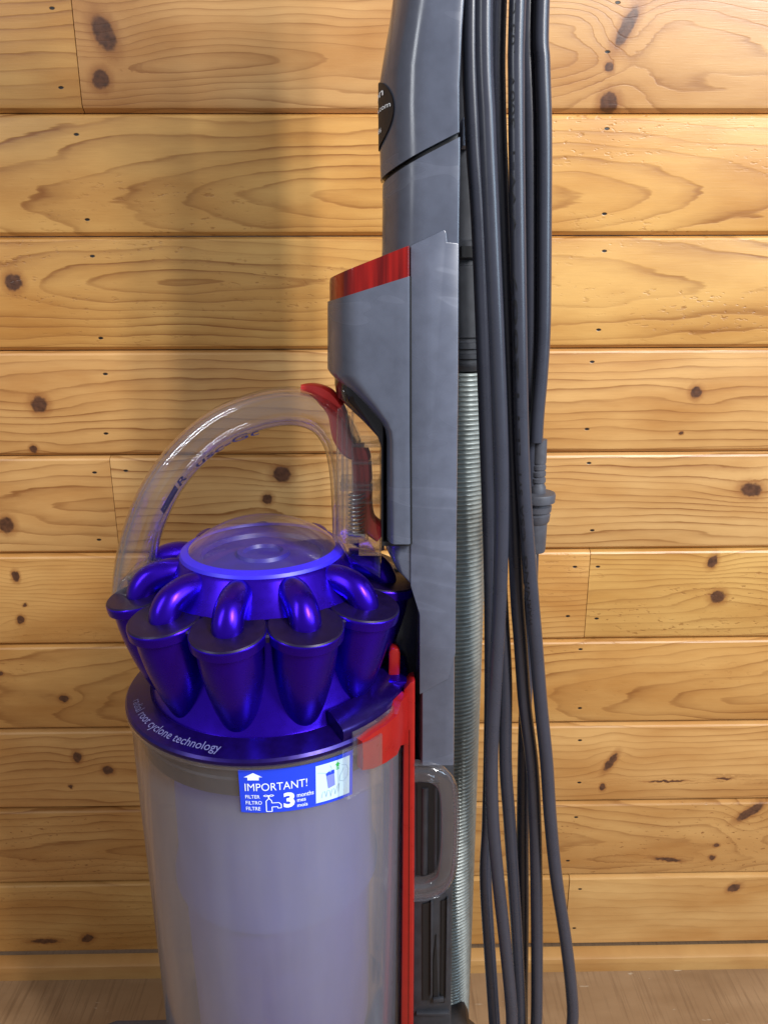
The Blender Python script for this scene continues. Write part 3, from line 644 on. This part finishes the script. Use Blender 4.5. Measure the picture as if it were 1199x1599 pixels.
# ---- red release strip, clamp and tab
red = link('release_strip', *prism([(630, 1078), (640, 1066), (648, 1062), (648, 1100), (647, 1400), (645, 1720), (625, 1720), (628, 1400), (630, 1130)], -0.2265, -0.215, 0.0012), M['red'], vac)
link('strip_groove', *prism([(640, 1140), (642, 1140), (640, 1720), (638, 1720)], -0.2272, -0.2260), M['red'], red)
# the clamp follows the round of the bin
def clampz(px, py, R): q = Pcyl(px, py, R); return math.atan2(q.y-AY, q.x-AX), q.z
RC = 0.0835
up_ = [(566, 1158), (580, 1146), (600, 1134), (618, 1118), (632, 1096)]; dn_ = [(566, 1203), (588, 1197), (606, 1188), (622, 1176), (634, 1164)]
secs = []
for (ux, uy), (dx_, dy_) in zip(up_, dn_):
    a, zt = clampz(min(ux, 626), uy, RC); a2, zb2 = clampz(min(dx_, 626), dy_, RC)
    a = (a+a2)/2
    secs.append([ringpt(RC, a, zb2), ringpt(RC+0.0006, a, (zb2+zt)/2), ringpt(RC, a, zt), ringpt(RC-0.0045, a, zt), ringpt(RC-0.0045, a, zb2)])
e = [P(x, y, -0.222) for x, y in [(640, 1160), (641, 1120), (641, 1078)]]
secs.append([e[0], e[1], e[2], e[2]+Vector((-0.001, 0.006, 0)), e[0]+Vector((-0.001, 0.006, 0))])
link('clamp', *loft(secs), M['red'], red, sharp=40)
link('release_tab', *prism([(607, 1018), (612, 1013), (621, 1013), (625, 1020), (624, 1064), (606, 1064)], -0.214, -0.206, 0.0012), M['red'], red)
ca, cz0 = clampz(573, 1232, RC+0.001); _, cz1 = clampz(573, 1158, RC+0.001)
cs = [[ringpt(r, ca+da, z) for z in (cz0, cz1)] for r, da in ((RC-0.001, -0.16), (RC+0.0018, -0.15), (RC+0.0022, 0.02), (RC+0.0022, 0.12), (RC+0.0008, 0.13), (RC+0.0008, 0.02), (RC+0.0004, -0.12))]
link('clear_clip', *loft([[c_[0] for c_ in cs], [c_[1] for c_ in cs]]), M['clearthin'], red)

# ---- sticker on the bin
cor = {}
for kx, (x, y) in dict(tl=(372, 1203), tr=(551, 1171), br=(550, 1240), bl=(377, 1268)).items():
    q = Pcyl(x, y, RB+0.0006); cor[kx] = (math.atan2(q.y-AY, q.x-AX), q.z)
def stick(off):
    def fn(u, v):                          # u left to right, v top to bottom
        a = (cor['tl'][0]*(1-u)+cor['tr'][0]*u)*(1-v)+(cor['bl'][0]*(1-u)+cor['br'][0]*u)*v
        z = (cor['tl'][1]*(1-u)+cor['tr'][1]*u)*(1-v)+(cor['bl'][1]*(1-u)+cor['br'][1]*u)*v
        return ringpt(RB+0.0006+off, a, z)
    return fn
def patch(fn, u0, v0, u1, v1, n=12, m_=3):
    V = [fn(u0+(u1-u0)*i/n, v0+(v1-v0)*j/m_) for i in range(n+1) for j in range(m_+1)]
    return V, [(i*(m_+1)+j, (i+1)*(m_+1)+j, (i+1)*(m_+1)+j+1, i*(m_+1)+j+1) for i in range(n) for j in range(m_)]
stk = link('sticker', *merge(patch(stick(0), 0, 0, 1, 1, 24, 4), patch(stick(-0.0003), 0, 0, 1, 1, 24, 4)), M['stickerblue'], vac)
s1, s2 = stick(0.00018), stick(0.0003)
T = lambda s, u0, v0, u1, v1, b_=0.01: text_in(s, s1, u0, v1, u1, v0, b_)
def poly(fn, pts): return [fn(u, v_) for u, v_ in pts], [tuple(range(len(pts)))]
def strokes(fn, line, wd=0.006, asp=2.1):
    V, F = [], []
    for (u0, v0), (u1, v1) in zip(line, line[1:]):
        du, dv = u1-u0, (v1-v0)/asp; l = math.hypot(du, dv) or 1; nu, nv = -dv/l*wd/2, du/l*wd/2*asp
        k = len(V); V += [fn(u0+nu, v0+nv), fn(u1+nu, v1+nv), fn(u1-nu, v1-nv), fn(u0-nu, v0-nv)]; F.append((k, k+1, k+2, k+3))
    return V, F
wt = [T('IMPORTANT!', 0.045, 0.30, 0.565, 0.48, 0.0), T('FILTER', 0.045, 0.575, 0.165, 0.655), T('FILTRO', 0.045, 0.715, 0.18, 0.80), T('FILTRE', 0.045, 0.855, 0.165, 0.94),
      T('3', 0.36, 0.555, 0.455, 0.91, 0.04), T('months', 0.475, 0.60, 0.62, 0.70), T('mes', 0.475, 0.745, 0.55, 0.81), T('mois', 0.475, 0.85, 0.565, 0.93),
      poly(s1, [(0.12, 0.05), (0.195, 0.155), (0.165, 0.155), (0.165, 0.225), (0.072, 0.225), (0.072, 0.155), (0.042, 0.155)]),
      strokes(s1, [(0.215, 0.97), (0.215, 0.72), (0.24, 0.66), (0.262, 0.72), (0.262, 0.77), (0.32, 0.77), (0.34, 0.82), (0.34, 0.90), (0.31, 0.90), (0.31, 0.865), (0.262, 0.865), (0.262, 0.97), (0.215, 0.97)], 0.008),
      strokes(s1, [(0.238, 0.66), (0.238, 0.60)], 0.012), strokes(s1, [(0.195, 0.595), (0.215, 0.575), (0.238, 0.595), (0.262, 0.575), (0.282, 0.595), (0.262, 0.615), (0.238, 0.595), (0.215, 0.615), (0.195, 0.595)], 0.007)]
link('sticker_lettering', *merge(*wt), M['white'], stk, smooth=False)
link('picture_panel', *patch(stick(0.00015), 0.64, 0.08, 0.965, 0.93, 8, 3), M['stickerwhite'], stk)
link('canister_body', *poly(s2, [(0.735, 0.36), (0.81, 0.35), (0.818, 0.62), (0.752, 0.66)]), M['canister'], stk, smooth=False)
link('canister_lid', *poly(s2, [(0.73, 0.31), (0.75, 0.28), (0.80, 0.26), (0.81, 0.27), (0.812, 0.355), (0.735, 0.365)]), M['stickerblue'], stk, smooth=False)
link('green_arrow', *merge(poly(s2, [(0.842, 0.12), (0.868, 0.18), (0.855, 0.18), (0.855, 0.225), (0.83, 0.225), (0.83, 0.18), (0.816, 0.18)]), strokes(s2, [(0.828, 0.25), (0.857, 0.25)], 0.009), strokes(s2, [(0.828, 0.28), (0.857, 0.28)], 0.009)), M['green'], stk, smooth=False)
hn = [[(0.88, 0.22), (0.93, 0.25), (0.95, 0.38), (0.94, 0.52), (0.90, 0.60), (0.86, 0.55), (0.865, 0.45), (0.89, 0.36), (0.90, 0.30)], [(0.655, 0.24), (0.70, 0.27), (0.735, 0.30)], [(0.77, 0.14), (0.785, 0.22), (0.775, 0.30), (0.76, 0.25)],
      [(0.69, 0.84), (0.70, 0.72), (0.72, 0.70), (0.735, 0.84), (0.745, 0.70), (0.77, 0.72), (0.775, 0.86), (0.79, 0.70), (0.81, 0.70), (0.82, 0.84), (0.84, 0.66), (0.86, 0.62), (0.85, 0.80)]]
link('picture_outline', *merge(*[strokes(s2, h_, 0.0045) for h_ in hn]), M['lineblue'], stk, smooth=False)

# ---- ribbed hose behind the body
hx = P(707, 1000, -0.165).x; HR = 0.0185; HY = -0.163
zt = P(720, 578, HY).z; zb2 = 0.06
pitch = 0.0027; prof = []; z = zt
while z > zb2:
    prof += [(HR-0.0014, z), (HR-0.0002, z-pitch*0.22), (HR, z-pitch*0.42), (HR-0.0003, z-pitch*0.62), (HR-0.0014, z-pitch*0.80)]; z -= pitch
hose = link('hose', *lathe(prof, hx, HY, 48), M['silver'], vac, sharp=60)
zc = P(720, 380, HY).z; zw = P(720, 0, HY).z+0.12
prof = [(HR-0.001, zt+0.001), (HR+0.001, zt+0.004)]
for y in (560, 545, 528):
    q = P(720, y, HY).z; prof += [(HR+0.001, q-0.0015), (HR-0.0004, q-0.001), (HR-0.0004, q+0.001), (HR+0.001, q+0.0015)]
prof += [(HR+0.001, zc-0.012), (HR-0.001, zc-0.0115), (HR-0.001, zc-0.009), (HR+0.001, zc-0.0085), (HR+0.001, zc), (HR-0.001, zc+0.001), (HR-0.001, zw)]
link('hose_cuff', *lathe(prof, hx, HY, 48), M['dark'], hose)
link('cuff_tab', *prism([(722, 183), (731, 183), (734, 228), (722, 228)], -0.190, -0.180, 0.0006), M['palegrey'], hose)
link('cuff_slot', *prism([(720, 384), (740, 384), (741, 402), (720, 402)], -0.1845, -0.180), M['blackmatte'], hose)

# ---- base below the picture: ball, axle yoke and cleaner head on the floor
bz = 0.072
prof = [(0.070*math.sin(math.pi*i/24), bz-0.070*math.cos(math.pi*i/24)) for i in range(25)]
ball = link('ball', *lathe(prof, AX+0.09, AY, 48), M['dark'], vac)
link('yoke', *box(AX-0.02, AX+0.125, AY-0.03, AY+0.03, 0.10, 0.152, 0.008), M['dark'], vac)
head = link('cleaner_head', *box(AX-0.175, AX-0.045, AY-0.11, AY+0.11, 0.004, 0.046, 0.016), M['grey'], vac)
link('head_cover', *prism3([Vector((AX-0.165, AY-0.08, 0.044)), Vector((AX-0.06, AY-0.08, 0.044)), Vector((AX-0.075, AY-0.08, 0.052)), Vector((AX-0.14, AY-0.08, 0.051))], 0.16, 0.003), M['clearthin'], head)
link('neck', *sweep([Vector((AX-0.07, AY, 0.04)), Vector((AX+0.0, AY, 0.07)), Vector((AX+0.04, AY, 0.10))], circ(0.022, 16)), M['dark'], vac)
link('cord_hook', *merge(box(P(757, -150, -0.2).x-0.03, P(757, -150, -0.2).x+0.045, -0.215, -0.185, 0.888, 0.902, 0.004)), M['grey'], vac)

# ================================================================== power cord: one cord wound in long loops
strands = dict(
 F=(-0.203, [(836, 690), (838, 650), (844, 580), (848, 500), (849, 340), (849, 200), (846, 100), (845, 0)]),
 E=(-0.199, [(823, 0), (826, 180), (828, 340), (829, 674), (831, 800), (828, 930), (820, 1100), (816, 1280), (816, 1430), (815, 1599)]),
 D=(-0.216, [(808, 0), (806, 140), (808, 340), (814, 674), (820, 800), (830, 930), (836, 1000), (844, 1100), (853, 1190), (859, 1280), (868, 1370), (883, 1470), (892, 1550), (893, 1599)]),
 C=(-0.209, [(778, 0), (777, 160), (784, 340), (797, 674), (802, 800), (807, 930), (812, 1000), (819, 1100), (830, 1190), (835, 1280), (837, 1370), (838, 1480), (837, 1599)]),
 B=(-0.221, [(756, 0), (761, 200), (767, 340), (774, 500), (781, 674), (783, 800), (780, 930), (772, 1080), (767, 1190), (769, 1280), (777, 1370), (788, 1470), (797, 1560), (799, 1599)]),
 A=(-0.204, [(734, 0), (738, 200), (747, 340), (754, 520), (759, 674), (763, 800), (766, 930), (766, 1100), (762, 1280), (758, 1370), (764, 1480), (772, 1599)]),
 G=(-0.203, [(766, 0), (764, 300), (770, 674), (782, 930), (789, 1060), (789, 1190), (795, 1280), (801, 1370), (808, 1480), (813, 1599)]))
def wpts(k): y, L_ = strands[k]; return [P(a, b_, y) for a, b_ in L_]
ZT, ZBOT = 0.905, 0.125
def over(a, b_, z, s): # half-turn round a hook
    m_ = (a+b_)/2
    return [Vector((a.x*0.8+m_.x*0.2, a.y, z-s*0.02)), Vector((m_.x, m_.y-0.002, z+s*0.004)), Vector((b_.x*0.8+m_.x*0.2, b_.y, z-s*0.02))]
f, e_, d_, c_, b2, a_, g_ = [wpts(k) for k in 'FEDCBAG']
run = f+over(f[-1], e_[0], ZT, 1)+e_+over(e_[-1], d_[-1], ZBOT, -1)+d_[::-1]+over(d_[0], c_[0], ZT, 1)+c_+over(c_[-1], b2[-1], ZBOT, -1)+b2[::-1]+over(b2[0], a_[0], ZT, 1)+a_+over(a_[-1], g_[-1], ZBOT, -1)+g_[::-1]
pathc = catmull(run, 7)
cord = link('power_cord', *sweep(pathc, circ(0.0038, 14), up=Vector((0.12, 1, 0.05))), M['cord'], None, sharp=80)
cord['label'] = 'dark grey power cord hanging in long loops beside the ribbed hose'; cord['category'] = 'cord'
# printing along one strand, reading upwards
dpath = catmull(d_, 16)
def cord_fn(u, v):
    t = (1-u)*(len(dpath)*0.44); i = int(t); p = dpath[i].lerp(dpath[i+1], t-i)
    a = math.radians(-112+(-v)*38)
    return p+Vector((math.cos(a), math.sin(a), 0))*0.00392
link('printing', *text_in('WARNING  CSA  SVT  LL112007  VW-1  300V  105°C', cord_fn, 0.02, 0, 0.98, 1), M['blackprint'], cord, smooth=False)
# plug
pc = P(838, 770, -0.2); pz = lambda y: P(838, y, -0.2).z
prof = [(0.0, pz(686)), (0.0038, pz(686)), (0.0040, pz(712))]
for i in range(4):
    y = 716+i*10; prof += [(0.0040+i*0.00008, pz(y)), (0.0040+i*0.00008, pz(y+6)), (0.0037, pz(y+6.5)), (0.0037, pz(y+9))]
prof += [(0.0046, pz(760)), (0.0046, pz(768)), (0.0096, pz(769)), (0.0100, pz(772)), (0.0098, pz(782)), (0.0070, pz(783)), (0.0070, pz(788)), (0.0083, pz(789)), (0.0081, pz(797)), (0.0072, pz(798)), (0.0072, pz(801)), (0.0078, pz(802)), (0.0074, pz(812)), (0.0064, pz(816)), (0.0062, pz(857)), (0.0058, pz(860)), (0.0, pz(860))]
plug = link('plug', *lathe(prof, pc.x, -0.2, 32), M['plug'], cord, sharp=30)
for dy in (-0.003, 0.003):
    link('prong', *box(pc.x-0.0008, pc.x+0.0008, -0.2+dy-0.0015, -0.2+dy+0.0015, pz(892), pz(858), 0.0003), M['metal'], plug)
